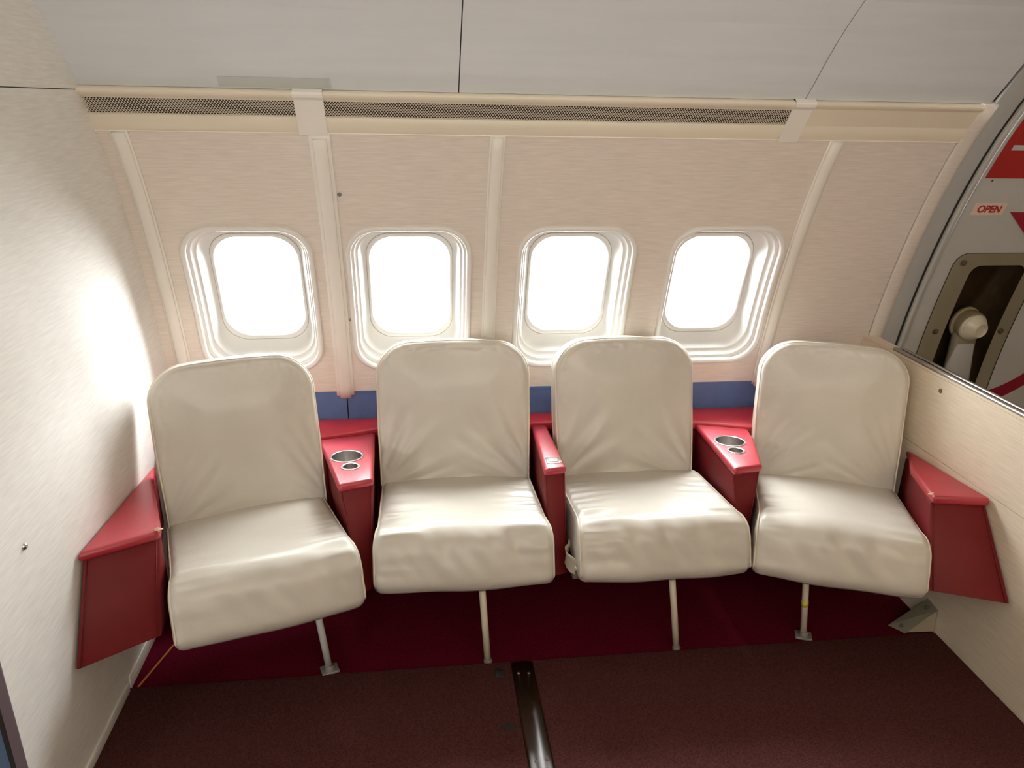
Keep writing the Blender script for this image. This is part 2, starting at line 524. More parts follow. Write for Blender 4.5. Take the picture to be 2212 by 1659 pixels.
def grille(x0, x1):
    p = .00725; rows = 11
    d = Vector((0, P_BAND1[0] - P_BAND0[0], P_BAND1[1] - P_BAND0[1])); Ln = d.length; d.normalize()
    nrm = Vector((0, -d.z, d.y)); nrm = nrm if nrm.y < 0 else -nrm
    o = Vector((0, *P_BAND0)) - nrm * .0006
    rs = Ln / rows
    V, F = [], []
    hexo = [(0, -2 * rs / 3), (p / 2, -rs / 3), (p / 2, rs / 3), (0, 2 * rs / 3), (-p / 2, rs / 3), (-p / 2, -rs / 3)]
    hr = .0029
    for i in range(rows):
        x = x0 + (p / 2 if i % 2 else 0)
        while x < x1:
            b = len(V)
            for hx, hy in hexo:
                V.append(Vector((x + hx, 0, 0)) + o + d * (rs * (i + .5) + hy))
            for hx, hy in hexo:
                l = math.hypot(hx, hy)
                V.append(Vector((x + hx / l * hr, 0, 0)) + o + d * (rs * (i + .5) + hy / l * hr))
            for k in range(6):
                q = (k + 1) % 6
                F.append((b + k, b + q, b + 6 + q, b + 6 + k))
            x += p
    return mesh('grille', V, F, M['valance'], trim, fix=False)


grille(XL, -.290)
grille(-.250, 1.075)


def joint_cover(x0, x1):
    pr = [(2.164, 1.589), (2.138, 1.585), (2.130, 1.578), (2.129, 1.572), (2.133, 1.565), (2.1495, 1.5585), (2.182, 1.5135), (2.2145, 1.469), (2.219, 1.4685)]
    inn = [(y + .003, z + .0015) for y, z in pr][::-1]
    # a little narrower at the lip than at the foot
    o = loft('joint_cover', [[(x, y, z) for y, z in pr + inn] for x in (x0, x1)], M['rib'], trim, smooth=False)
    return o


joint_cover(-.308, -.232)
joint_cover(1.054, 1.114)

# ------------------------------------------------------------------ ceiling panels
ceiling = empty('ceiling'); tag(ceiling, kind='structure')
CP = [(2.150, 1.5845), (2.108, 1.628), (2.065, 1.677), (2.025, 1.718), (1.983, 1.757), (1.92, 1.808), (1.83, 1.868), (1.70, 1.938), (1.52, 2.012), (1.28, 2.082), (1.0, 2.125)]


def ceil_panel(x0, x1, cp, name='ceiling_panel', mat=None):
    o = loft(name, [[(x, y, z) for y, z in cp] + [(x, y + .012, z + .016) for y, z in cp[::-1]] for x in (x0, x1)], mat or M['ceil'], ceiling, smooth=False)
    return o


for a, b in ((XL - .02, .1185), (.1215, 1.0855), (1.0885, 1.652)):
    ceil_panel(a, b, CP)
ceil_panel(-3.2, XL - .025, CP)
ceil_panel(1.655, 3.6, [(1.925, 1.804)] + [p for p in CP if p[1] > 1.806])
extrude_bk = [(y + .014, z + .020) for y, z in CP]
loft('panel_backing', [[(x, y, z) for y, z in extrude_bk] + [(x, y + .012, z + .016) for y, z in extrude_bk[::-1]] for x in (-3.2, 1.66)], M['dark'], ceiling, smooth=False)
CP2 = [(1.002, 2.1255), (.76, 2.14), (.4, 2.12), (.1, 2.06), (-.15, 1.96), (-.36, 1.83), (-.50, 1.70), (-.56, 1.60)]
ceil_panel(-3.2, 3.6, CP2, 'aisle_ceiling', M['cabin'])
# grey tape stuck along the foot of the ceiling panel
tp = empty('tape_strip', (-.35, 2.14, 1.595))
mesh('tape', [(x + .35, y - 2.14, z - 1.595) for x, y, z in ((-.488, 2.1442, 1.5875), (-.208, 2.1442, 1.5875), (-.210, 2.1230, 1.6100), (-.486, 2.1230, 1.6100),
              (-.488, 2.1450, 1.5880), (-.208, 2.1450, 1.5880), (-.210, 2.1238, 1.6105), (-.486, 2.1238, 1.6105))],
     [(0, 1, 2, 3), (7, 6, 5, 4), (0, 4, 5, 1), (1, 5, 6, 2), (2, 6, 7, 3), (3, 7, 4, 0)], M['tape'], tp)
tag(tp, 'grey green tape strip stuck on the ceiling above the left grille', 'tape')

# ------------------------------------------------------------------ left partition
wall_left = empty('wall_left'); tag(wall_left, kind='structure')
TH = .020
YF = 1.313


def part_panel(name, z0, z1, mat, x0, x1, yf, parent, back=0.012):
    n = 22
    zs = np.linspace(z0, z1, n)
    loops = [[(x0, yf, z), (x1, yf, z), (x1, wy(z) + back, z), (x0, wy(z) + back, z)] for z in zs]
    return loft(name, loops, mat, parent, smooth=False)


part_panel('partition_panel', 0.0, 1.5725, M['part'], XL - TH, XL, YF, wall_left)
box('joint_core', (XL - TH + .004, YF + .002, 1.560), (XL - .004, 2.16, 1.585), M['dark'], wall_left)
# header piece above the joint
hp = [(YF - .3, 1.5745)] + [(YF - .3, 2.05)] + [(y + .005, z + .005) for y, z in CP[::-1] if y > YF - .3 and z < 2.05] + [(2.150, 1.5745)]
loft('header_panel', [[(x, y, z) for y, z in hp] for x in (XL - TH, XL)], M['part'], wall_left, smooth=False)
box('edge_trim', (XL - TH, YF - .004, 0), (XL + .0005, YF - .0003, 1.572), M['edge'], wall_left)
box('rubber_edge', (XL - TH - .016, YF + .004, 0), (XL - TH - .001, YF + .4, 1.57), M['dark'], wall_left)
box('rear_panel', (XL - TH - .10, YF + .010, 0), (XL - TH - .017, YF + .9, 1.57), M['bluewall'], wall_left)
lathe('screw', [(0, .006), (.004, .0055), (.007, .003), (.0078, 0)], M['chrome'], wall_left, 16, axis=(1, 0, 0), origin=(XL, 1.479, .675))
base = empty('baseboard_left'); tag(base, kind='structure')
box('board', (XL, YF, 0.004), (XL + .006, 1.80, .034), M['part'], base, .0015)
box('board', (XL, 1.815, 0.0), (XL + .004, 2.30, .040), M['part'], base, .0015)

# ------------------------------------------------------------------ right half-height divider with chrome rail
wall_right = empty('wall_right'); tag(wall_right, kind='structure')
HX1 = XR + .044


def divider(name, z0, z1, x0, x1, yf=1.42):
    zs = np.linspace(z0, z1, 10)
    return loft(name, [[(x0, yf, z), (x1, yf, z), (x1, wy(z) - .0015, z), (x0, wy(z) - .0015, z)] for z in zs], M['half'], wall_right, smooth=False)


divider('lower_panel', 0, .5335, XR, HX1)
divider('upper_panel', .5355, .783, XR, HX1)
divider('joint_core', .530, .540, XR + .004, HX1 - .004)
divider('top_capping', .7835, .792, XR + .001, HX1)
rail = empty('chrome_rail', (XR + .02, 1.9, .79))
rail_pts = lambda dx, z: [(dx - .02, y - 1.9, z - .79) for y in (1.40, 1.7, 2.0, 2.30)]
tube('inner_rod', rail_pts(.0085, .7965), .0075, M['chrome'], rail, 14)
tube('outer_rod', rail_pts(.0300, .7985), .0060, M['chrome'], rail, 14)
box('channel', (-.012, -.5, .0020), (.012, .40, .0062), M['dark'], rail)
tag(rail, 'twin chrome rail along the top of the beige half-height divider', 'rail')
lathe('screw', [(0, .002), (.003, .0035), (.006, .003), (.007, 0)], M['plug'], wall_right, 14, axis=(-1, 0, 0), origin=(XR, 2.029, .745))

# beige return beside the door, then grey surround, seal and the entry door
wall_door = empty('trim_2'); tag(wall_door, kind='structure')
zs = np.linspace(.70, 1.572, 24)
rp = [(1.6285, -.008), (1.6285, .004), (1.632, .006), (1.664, .006), (1.678, .002), (1.690, -.010), (1.702, -.030), (1.702, -.036), (1.6285, -.036)]
o = loft('return_panel', [[wpt(x, z, q) for x, q in rp] for z in zs], M['wall'], wall_door)
slab('seam_backing', 1.622, 1.632, .70, 1.575, -.010, -.004, M['dark'], wall_door)
slab('door_surround', 1.686, 1.762, .0, 1.80, -.034, -.022, M['doorband'], wall_door, 24, .003)
slab('gap_backing', 1.630, 1.70, 1.45, 1.83, -.060, -.0345, M['dark'], wall_door, 16)
slab('door_seal', 1.757, 1.776, .0, 1.80, -.050, -.029, M['dark'], wall_door, 24)
slab('lower_surround', 1.655, 1.69, .0, .72, -.020, -.006, M['doorband'], wall_door, 8)
slab('wall_beyond', 2.602, 3.6, .0, 1.83, -.05, -.01, M['cabin'], wall_door, 16)

door = empty('door_1'); tag(door, kind='structure')
DO = -.026
zs = np.linspace(.01, 1.80, 34)
ep = [(1.775, DO - .03), (1.775, DO + .002), (1.777, DO + .008), (1.782, DO + .010), (1.792, DO + .007), (1.802, DO - .002), (1.806, DO - .003), (1.816, DO - .003)]
loft('edge_bead', [[wpt(x, z, q) for x, q in ep] for z in zs], M['door'], door, cap=False, closed=False)
RX0, RX1, RZ0, RZ1 = 1.943, 2.155, .42, 1.046         # recess opening
def dput(x, z, q=0.0): return wpt(x, z, DO + q)
def door_piece(name, x0, x1, z0, z1, q=0.0, mat=None, n=16):
    V, F = [], []
    for i in range(n):
        z = z0 + (z1 - z0) * i / (n - 1)
        V += [dput(x0, z, q), dput(x1, z, q)]
    for i in range(n - 1): F.append((2 * i, 2 * i + 1, 2 * i + 3, 2 * i + 2))
    return mesh(name, V, F, mat or M['door'], door)
# skin with a rounded recess opening (radial loft)
hole = rrect((RX1 - RX0) / 2, (RZ1 - RZ0) / 2, .035, 10, 36); hcx, hcz = (RX0 + RX1) / 2, (RZ0 + RZ1) / 2
outer = []
bx0, bx1, bz0, bz1 = 1.806, 2.60, .01, 1.80
for px, pz in hole:
    k = min([(bx1 - hcx) / px if px > 1e-9 else 1e9, (bx0 - hcx) / px if px < -1e-9 else 1e9, (bz1 - hcz) / pz if pz > 1e-9 else 1e9, (bz0 - hcz) / pz if pz < -1e-9 else 1e9])
    outer.append([px * k, pz * k])
for cc in ((bx0 - hcx, bz0 - hcz), (bx1 - hcx, bz0 - hcz), (bx0 - hcx, bz1 - hcz), (bx1 - hcx, bz1 - hcz)):
    j = min(range(len(outer)), key=lambda i: (outer[i][0] - cc[0]) ** 2 + (outer[i][1] - cc[1]) ** 2); outer[j] = list(cc)
loops = []
for t in np.linspace(0, 1, 24):
    loops.append([dput(hcx + a + (c - a) * t, hcz + b + (d - b) * t) for (a, b), (c, d) in zip(hole, outer)])
loft('door_skin', loops, M['door'], door, cap=False)
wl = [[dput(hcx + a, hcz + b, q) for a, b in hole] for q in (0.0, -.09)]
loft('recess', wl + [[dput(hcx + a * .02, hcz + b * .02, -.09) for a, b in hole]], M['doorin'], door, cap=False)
# clear cover sheet screwed over the recess
cov = rrect((2.210 - 1.862) / 2, (1.094 - .36) / 2, .045, 10); ccx, ccz = (2.210 + 1.862) / 2, (1.094 + .36) / 2
loops = []
for q, s in ((.0015, 1.0), (.0045, 1.0)):
    loops.append([dput(ccx + a * s, ccz + b * s, q) for a, b in cov])
inn = [[dput(ccx + a * t, ccz + b * t, .0045) for a, b in cov] for t in (.75, .5, .25, .02)]
loft('clear_cover', loops + inn, M['cover'], door, cap=False, smooth=False)
tube('cover_edge', [dput(ccx + a, ccz + b, .003) for a, b in cov], .0013, M['dark'], door, 6, True)
for x, z in ((1.899, 1.058), (1.906, .789), (2.172, .786)):
    ny, nz = wnorm(z)
    lathe('cover_screw', [(0, .008), (.004, .0075), (.0075, .006), (.0085, .003), (.011, .0028), (.011, 0)], M['plug'], door, 16, axis=(0, ny, nz), origin=dput(x, z, .004))
# door handle inside the recess: arm, dished boss, ivory knob
slab('door_core', 1.66, 2.66, .0, 1.82, -.16, -.145, M['dark'], door, 24)
hand = empty('door_handle', parent=door)
ax = Vector((.12, -1, -.12))
ctr = dput(2.048, .800, -.040)
lathe('boss', [(0, -.01), (.060, -.01), (.064, -.004), (.063, .003), (.055, .006), (0, .006)], M['knob'], hand, 36, axis=ax, origin=ctr)
lathe('knob', [(.056, .006), (.057, .020), (.055, .045), (.050, .050), (.0505, .052), (.028, .082), (.025, .083), (.022, .080), (.021, .074), (0, .074)], M['knob'], hand, 36, axis=ax, origin=ctr)
arm = []
for t, wd in ((0, .046), (.35, .05), (1, .068)):
    c = ctr + Vector((.012 * t, .012 * t, -.36 * t))
    arm.append([c + Vector((-wd, 0, 0)), c + Vector((-wd, -.02, 0)), c + Vector((-wd * .7, -.032, 0)), c + Vector((wd * .7, -.032, 0)), c + Vector((wd, -.02, 0)), c + Vector((wd, 0, 0))])
loft('arm', arm, M['doorband'], hand)


# flat red markings, following the door skin
def decal(name, poly, mat, q=.0022, parent=door):
    V = [dput(x, z, q) for x, z in poly]; n = len(V)
    V += [dput(x, z, q - .0005) for x, z in poly]
    return mesh(name, V, [tuple(range(n))] + [(i, (i + 1) % n, (i + 1) % n + n, i + n) for i in range(n)], mat, parent)


def decal_grid(name, x0, x1, z0, z1, mat, q=.0016, n=24):
    V, F = [], []
    for i in range(n):
        z = z0 + (z1 - z0) * i / (n - 1)
        V += [dput(x0, z, q), dput(x1, z, q)]
    for i in range(n - 1): F.append((2 * i, 2 * i + 1, 2 * i + 3, 2 * i + 2))
    return mesh(name, V, F, mat, door)


decal_grid('red_placard', 1.814, 2.42, 1.352, 1.60, M['signred'])
decal_grid('white_bar', 1.842, 2.10, 1.440, 1.456, M['door'], .003, 6)
decal('arrow_head', [(1.974, 1.240), (2.500, 1.240), (2.237, 1.035)], M['signdark'])
arc = []
for k in range(15):
    a = math.radians(-95 + 75 * k / 14)
    arc.append((2.10 + .0 + .44 * math.cos(a), .90 + .44 * math.sin(a)))
arc2 = [(2.10 + (x - 2.10) * .88, .90 + (z - .90) * .88) for x, z in arc]
V = [dput(x, z, .0022) for x, z in arc] + [dput(x, z, .0022) for x, z in arc2]
mesh('arrow_band', V, [(i, i + 1, 15 + i + 1, 15 + i) for i in range(14)], M['signdark'], door)
lab = decal_grid('open_label', 1.832, 1.949, 1.230, 1.271, M['label'], .0022, 8)
cu = bpy.data.curves.new('open_lettering', 'FONT'); cu.body = 'OPEN'; cu.size = .0355; cu.extrude = .0002
cu.align_x = 'CENTER'; cu.align_y = 'CENTER'; cu.offset = .0011
cu.materials.append(M['signred'])
to = bpy.data.objects.new('open_lettering', cu); COL.objects.link(to)
ny, nz = wnorm(1.250)
zax = Vector((0, ny, nz)); xax = Vector((1, 0, 0)); yax = zax.cross(xax)
mm = Matrix((xax * .92, yax, zax)).transposed().to_4x4(); mm.translation = dput(1.8915, 1.2500, .0034)
to.matrix_world = mm; to.parent = lab
decal('speck', [(1.845 + .003 * math.cos(k), 1.345 + .004 * math.sin(k)) for k in range(6)], M['dark'])

# ------------------------------------------------------------------ rest of the cabin, so that the daylight behaves
wall_front = empty('wall_front'); tag(wall_front, kind='structure')
def fput(x, s): 
    z = z_of_s(s); return Vector((x, 1.52 - wy(z), z))
xs = [-2.8 + .508 * k for k in range(13)]
LIT = (2,)
for k_, a in enumerate(xs):
    panel(a - .254, a + .254, [a] if k_ in LIT else [], fput, s_of_z(0), s_of_z(1.62), M['cabin'], wall_front, 'lining_panel')
    if k_ not in LIT: continue
    c = fput(a, WS) + Vector((0, -.03, 0)); ny, nz = wnorm(WIN_Z)
    area_lamp('daylight_portal', c, c + Vector((0, -ny, nz)), .36, .50, 1.0, portal=True)
# added unseen slab over the far-side window's lower part, cuts its light
_b = [fput(xs[LIT[0]] + dx, WS + ds) + Vector((0, -.012 - t, 0)) for t in (0, .004) for dx, ds in ((-.19, -.26), (.19, -.26), (.19, .05), (-.19, .05))]
mesh('window_blind', _b, [(0, 3, 2, 1), (4, 5, 6, 7), (0, 1, 5, 4), (1, 2, 6, 5), (2, 3, 7, 6), (3, 0, 4, 7)], M['cabin'], wall_front)
wall_aft = empty('wall_aft'); tag(wall_aft, kind='structure')
box('bulkhead', (-3.06, -1.1, 0), (-3.02, 2.56, 2.2), M['cabin'], wall_aft)
wall_fore = empty('wall_fore'); tag(wall_fore, kind='structure')
box('bulkhead', (3.54, -1.1, 0), (3.58, 2.56, 2.2), M['cabin'], wall_fore)
slab('wall_lining', -3.2, XL - .04, 0, 1.62, -.02, -.004, M['cabin'], wall_left, 16)

# ------------------------------------------------------------------ console shelf behind the seats
shelf = empty('console_shelf', (.39, 2.45, 0))
poly = [(-.826, 2.262), (-.350, 2.366), (-.158, 2.424), (.40, 2.434), (.93, 2.404), (1.140, 2.335), (1.605, 2.262), (1.605, 2.519), (-.826, 2.519)]
def prism(name, poly, z0, z1, mat, parent, org, bev=0.0, seg=2):
    ox, oy, oz = org
    zf = (lambda x, y, z: z(x, y) if callable(z) else z)
    lo = [(x - ox, y - oy, zf(x, y, z0) - oz) for x, y in poly]; hi = [(x - ox, y - oy, zf(x, y, z1) - oz) for x, y in poly]
    o = loft(name, [lo, hi], mat, parent, smooth=False)
    if bev: bevel_mesh(o, bev, seg)
    return o
ORG = (.39, 2.45, 0)
prism('shelf_top', poly, .478, .507, M['red_shelf'], shelf, ORG, .004)
face = [(x, y + .015) for x, y in poly[:7]]
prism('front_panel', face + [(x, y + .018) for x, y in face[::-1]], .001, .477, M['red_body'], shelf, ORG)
tag(shelf, 'red leatherette console shelf running along the wall behind the seats', 'shelf')


# ------------------------------------------------------------------ armrests
def arm_z(x, y, zf, yf):                 # tops slope gently down to the wall
    return zf - .072 * (y - yf)


def boolean_cut(o, cutters):
    for c in cutters:
        md = o.modifiers.new('cut', 'BOOLEAN'); md.operation = 'DIFFERENCE'; md.solver = 'EXACT'; md.object = c
    bpy.context.view_layer.update()
    dg = bpy.context.evaluated_depsgraph_get()
    me = bpy.data.meshes.new_from_object(o.evaluated_get(dg))
    o.modifiers.clear()
    old = o.data; o.data = me; bpy.data.meshes.remove(old)
    try: me.set_sharp_from_angle(angle=math.radians(40))
    except Exception: pass
    for c in cutters:
        d = c.data; bpy.data.objects.remove(c); bpy.data.meshes.remove(d)


def armrest(label, pad, zf, zbot, lean, cups=(), inset=.008, front=(0, 1), body_front=None, rnd=.011):
    """pad: xy outline, first two points are the front edge (left, right); last/third continue to the back"""
    ox = sum(p[0] for p in pad) / len(pad); oy = sum(p[1] for p in pad) / len(pad); org = (ox, oy, 0)
    root = empty('armrest', org)
    yf = min(pad[0][1], pad[1][1])
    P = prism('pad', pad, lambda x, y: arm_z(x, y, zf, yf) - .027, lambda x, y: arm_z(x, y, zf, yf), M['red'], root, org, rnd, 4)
    # body, inset from the pad, with a front face that leans forward to its foot
    FL, FR = Vector(pad[0]), Vector(pad[1]); BL, BR = Vector(pad[-1]), Vector(pad[2])
    cx_ = Vector((ox, oy))
    dl = (FL - BL).normalized(); dr = (FR - BR).normalized()
    top, bot = [], []
    for i, p in enumerate(pad):
        p = Vector(p); q = p + (cx_ - p).normalized() * inset
        if i in (0, 1): q = q + Vector((0, .006))
        top.append(q)
        b = q.copy()
        if i == 0: b = q + dl * lean
        if i == 1: b = q + dr * lean
        bot.append(b)
    if body_front:
        bot[0], bot[1] = Vector(body_front[0]), Vector(body_front[1])
    loops = []
    for t in (0, .5, 1):
        loops.append([((bot[i].lerp(top[i], t)).x - ox, (bot[i].lerp(top[i], t)).y - oy,
                       zbot + (arm_z(top[i].x, top[i].y, zf, yf) - .026 - zbot) * t) for i in range(len(pad))])
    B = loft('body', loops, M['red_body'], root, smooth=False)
    bevel_mesh(B, .004, 2)
    cutters = []
    slope = Vector((0, .072, 1)).normalized()
    def cutter(c, r, depth):
        z = arm_z(c[0], c[1], zf, yf)
        return lathe('cutter', [(0, .02), (r, .02), (r, -depth), (0, -depth)], M['red'], root, 48, axis=slope, origin=(c[0] - ox, c[1] - oy, z))
    if cups:
        cutters = [cutter(c, r - .003, .11) for c, r in cups]
        boolean_cut(P, cutters)
        cutters = [cutter(c, r - .003, .11) for c, r in cups]
        boolean_cut(B, cutters)
    for c, r in cups:
        z = arm_z(c[0], c[1], zf, yf)
        lathe('cup_holder', [(r + .0005, .0002), (r, .0022), (r - .004, .0030), (r - .0065, .0018), (r - .007, -.004), (r - .0075, -.075), (r - .010, -.080), (0, -.080)],
              M['steel'], root, 56, axis=slope, origin=(c[0] - ox, c[1] - oy, z))
    # stitched seam down both front corners
    for i, j in ((0, 1), (1, 0)):
        a = bot[i].lerp(bot[j], .06); b = top[i].lerp(top[j], .06)
        zt = arm_z(top[i].x, top[i].y, zf, yf) - .028
        tube('seam_welt', [(a.x - ox, a.y - oy - .001, zbot + .004), (b.x - ox, b.y - oy - .001, zt)], .0016, M['red_body'], root, 6)
    tag(root, label, 'armrest')
    return root, org, yf


def scuff(root, org, p, z, s, seed):
    rnd = random.Random(seed); V = [(p[0] - org[0], p[1] - org[1], z - org[2] + .0025)]
    ring = []
    for k in range(12):
        t = 2 * math.pi * k / 12; q = s * rnd.uniform(.65, 1.2)
        ring.append((p[0] - org[0] + q * math.cos(t), p[1] - org[1] + q * .75 * math.sin(t), z - org[2] - .0035))
    o = mesh('worn_patch', V + ring, [(0, 1 + k, 1 + (k + 1) % 12) for k in range(12)], M['scuff'], root, True)
    o['label'] = 'pale scuffed corner where the leather has worn through'


A, orgA, yA = armrest('red corner armrest wedged between the pale left partition and the leftmost seat',
                [(-.825, 1.668), (-.668, 1.775), (-.672, 1.80), (-.785, 2.10), (-.825, 2.245)], .532, .288, .1, inset=.013, body_front=((-.822, 1.552), (-.660, 1.664)))
scuff(A, orgA, (-.674, 1.783), .528, .011, 2)
cups = lambda a, b: ((a, .053), (b, .030))
B, _, _ = armrest('red wedge armrest with two steel cup holders between the first and second seats from left',
             [(-.240, 1.972), (-.143, 2.010), (-.157, 2.410), (-.338, 2.354)], .531, .225, .115, body_front=((-.181, 1.874), (-.151, 1.905)), cups=(((-.2335, 2.193), .0515), ((-.2155, 2.108), .0285)))
Cc, orgC, yC = armrest('narrow straight red armrest with a square metal plate between the two middle seats',
                [(.364, 2.018), (.4345, 2.034), (.437, 2.420), (.384, 2.420)], .532, .228, .118, body_front=((.3745, 1.905), (.4295, 1.92)))
D, _, _ = armrest('red wedge armrest with two steel cup holders beside the rightmost seat',
             [(.941, 1.974), (1.042, 1.996), (1.118, 2.232), (1.136, 2.320), (.968, 2.385)], .532, .228, .10, body_front=((.963, 1.90), (.982, 1.915)), cups=(((1.022, 2.203), .0515), ((1.008, 2.118), .0285)))
E_, orgE, yE = armrest('red corner armrest wedged between the rightmost seat and the half-height divider',
                [(1.449, 1.762), (1.604, 1.728), (1.604, 2.120), (1.586, 2.075), (1.519, 1.968)], .532, .288, .1, body_front=((1.412, 1.653), (1.602, 1.572)))
scuff(E_, orgE, (1.461, 1.783), .528, .013, 9)
# square metal plate with a raised button on the middle armrest
pz = lambda y: arm_z(0, y, .532, 2.018)
ox, oy, _ = orgC
def plate(name, x0, x1, y0, y1, h0, h1, mat, bev):
    v = [(x - ox, y - oy, pz(y) + h) for h in (h0, h1) for x, y in ((x0, y0), (x1, y0), (x1, y1), (x0, y1))]
    o = mesh(name, v, [(0, 3, 2, 1), (4, 5, 6, 7), (0, 1, 5, 4), (1, 2, 6, 5), (2, 3, 7, 6), (3, 0, 4, 7)], mat, Cc)
    bevel_mesh(o, bev, 2); return o
plate('switch_plate', .3800, .4270, 2.062, 2.108, -.002, .0022, M['steel'], .0012)
plate('switch_button', .3870, .4160, 2.070, 2.101, .000, .0042, M['grey'], .001)


# ------------------------------------------------------------------ seats
def sstep(a, b, x):
    t = min(1, max(0, (x - a) / (b - a))); return t * t * (3 - 2 * t)


def fillet(poly, radii, n=10):
    """closed polygon -> rounded polyline"""
    outp = []; N_ = len(poly)
    for i in range(N_):
        p0, p, p1 = Vector(poly[i - 1]), Vector(poly[i]), Vector(poly[(i + 1) % N_])
        a = (p0 - p).normalized(); b = (p1 - p).normalized()
        ang = a.angle(b); d = min(radii[i] / math.tan(ang / 2), (p0 - p).length * .48, (p1 - p).length * .48)
        r = d * math.tan(ang / 2); bis = (a + b).normalized(); c = p + bis * (r / math.sin(ang / 2))
        s, e = p + a * d - c, p + b * d - c
        t0 = math.atan2(s.y, s.x); t1 = math.atan2(e.y, e.x); dt = (t1 - t0 + math.pi) % (2 * math.pi) - math.pi
        for k in range(n + 1):
            t = t0 + dt * k / n; outp.append((c.x + r * math.cos(t), c.y + r * math.sin(t)))
    return outp


def resample(pts, n):
    P_ = np.array(pts + [pts[0]]); d = np.concatenate([[0], np.cumsum(np.hypot(*np.diff(P_, axis=0).T))])
    t = np.linspace(0, d[-1], n, endpoint=False)
    return np.stack([np.interp(t, d, P_[:, 0]), np.interp(t, d, P_[:, 1])], 1)


def cushion(w, seed, root, wr):
    # side profile (v back, z up), clockwise from the back top towards the front
    poly = [(.475, .386), (.050, .436), (.000, .300), (.020, .268), (.475, .262)]
    pr = resample(fillet(poly, [.02, .075, .026, .012, .02]), 130)
    n = len(pr)
    tg = np.roll(pr, -1, 0) - np.roll(pr, 1, 0); tg /= np.linalg.norm(tg, axis=1)[:, None]
    nr = np.stack([-tg[:, 1], tg[:, 0]], 1)
    c = pr.mean(0)
    if ((pr - c) * nr).sum() < 0: nr = -nr
    U = []
    r = .026
    for k in range(7): U.append(r * (1 - math.cos(math.pi / 2 * k / 6)))
    inner = np.linspace(r, w - r, 66)
    es = U + list(inner[1:-1]) + [w - x for x in U[::-1]]
    loops = []
    for e in es:
        u = e - w / 2; ed = min(e, w - e)
        ins = r - math.sqrt(max(0, r * r - (r - ed) ** 2)) if ed < r else 0
        L = []
        for (v, z), (nv, nz_) in zip(pr, nr):
            topk = sstep(.3, .9, nz_) * sstep(.5, .30, v); frk = sstep(.3, .85, -nv)
            tf = max(topk, frk)
            crown = .010 * (1 - (2 * u / w) ** 2) * max(sstep(.2, .8, nz_), frk)
            sag = 0
            # gathers that run in from the side seams over the front roll
            side = sstep(.004, .03, ed) * (1 - sstep(.04, .19, ed))
            g1 = noise.noise(Vector((v * 34 + seed * 7.3, u * 3.0, z * 34)))
            g2 = noise.noise(Vector((v * 75 + seed * 3.1, u * 5.0, z * 75)))
            d = tf * side * (1 - .7 * frk * sstep(.41, .37, z)) * (.0105 * g1 + .0070 * g2) * wr * (1 - .5 * sstep(.2, .4, v))
            # drag folds on the front face
            fold = noise.noise(Vector((u * 21 + z * 14 + seed * 5, z * 5, seed)))
            d += frk * .0065 * fold * wr * (1 - .3 * side) * sstep(.30, .35, z)
            d += tf * .0055 * noise.noise(Vector((u * 6 + seed, v * 6, z * 5)))
            # back gathers at the crease
            d += topk * sstep(.33, .44, v) * .003 * noise.noise(Vector((u * 40 + seed, v * 4, 2)))
            o = crown + d - ins
            L.append((u * (1 - .020 / w * sstep(.03, .16, v)), v + nv * o, z + nz_ * o))
        loops.append(L)
    o = loft('seat_cushion', loops, M['cream'], root)
    # piping: both sides, from the crease over the front roll to the lower edge
    idx = [i for i in range(n) if (nr[i][1] > .5 or nr[i][0] < -.2) and pr[i][0] < .47 and pr[i][1] > .285]
    idx.sort(key=lambda i: -pr[i][0] * 2 + (-pr[i][1]) if False else i)
    # walk contiguous
    start = next(i for i in idx if (i - 1) % n not in idx)
    chain = []; i = start
    while i in idx and len(chain) < n: chain.append(i); i = (i + 1) % n
    for sgn in (-1, 1):
        pts = []
        for q, i in enumerate(chain):
            e = .0055; ins = r - math.sqrt(r * r - (r - e) ** 2)
            wob = .0012 * noise.noise(Vector((q * .35, seed, sgn)))
            pts.append((sgn * (w / 2 - e + wob) * (1 - .020 / w * sstep(.03, .16, pr[i][0])), pr[i][0] - nr[i][0] * (ins - .001), pr[i][1] - nr[i][1] * (ins - .001)))
        tube('piping', pts, .0029, M['cream_pipe'], o, 6)
    return o


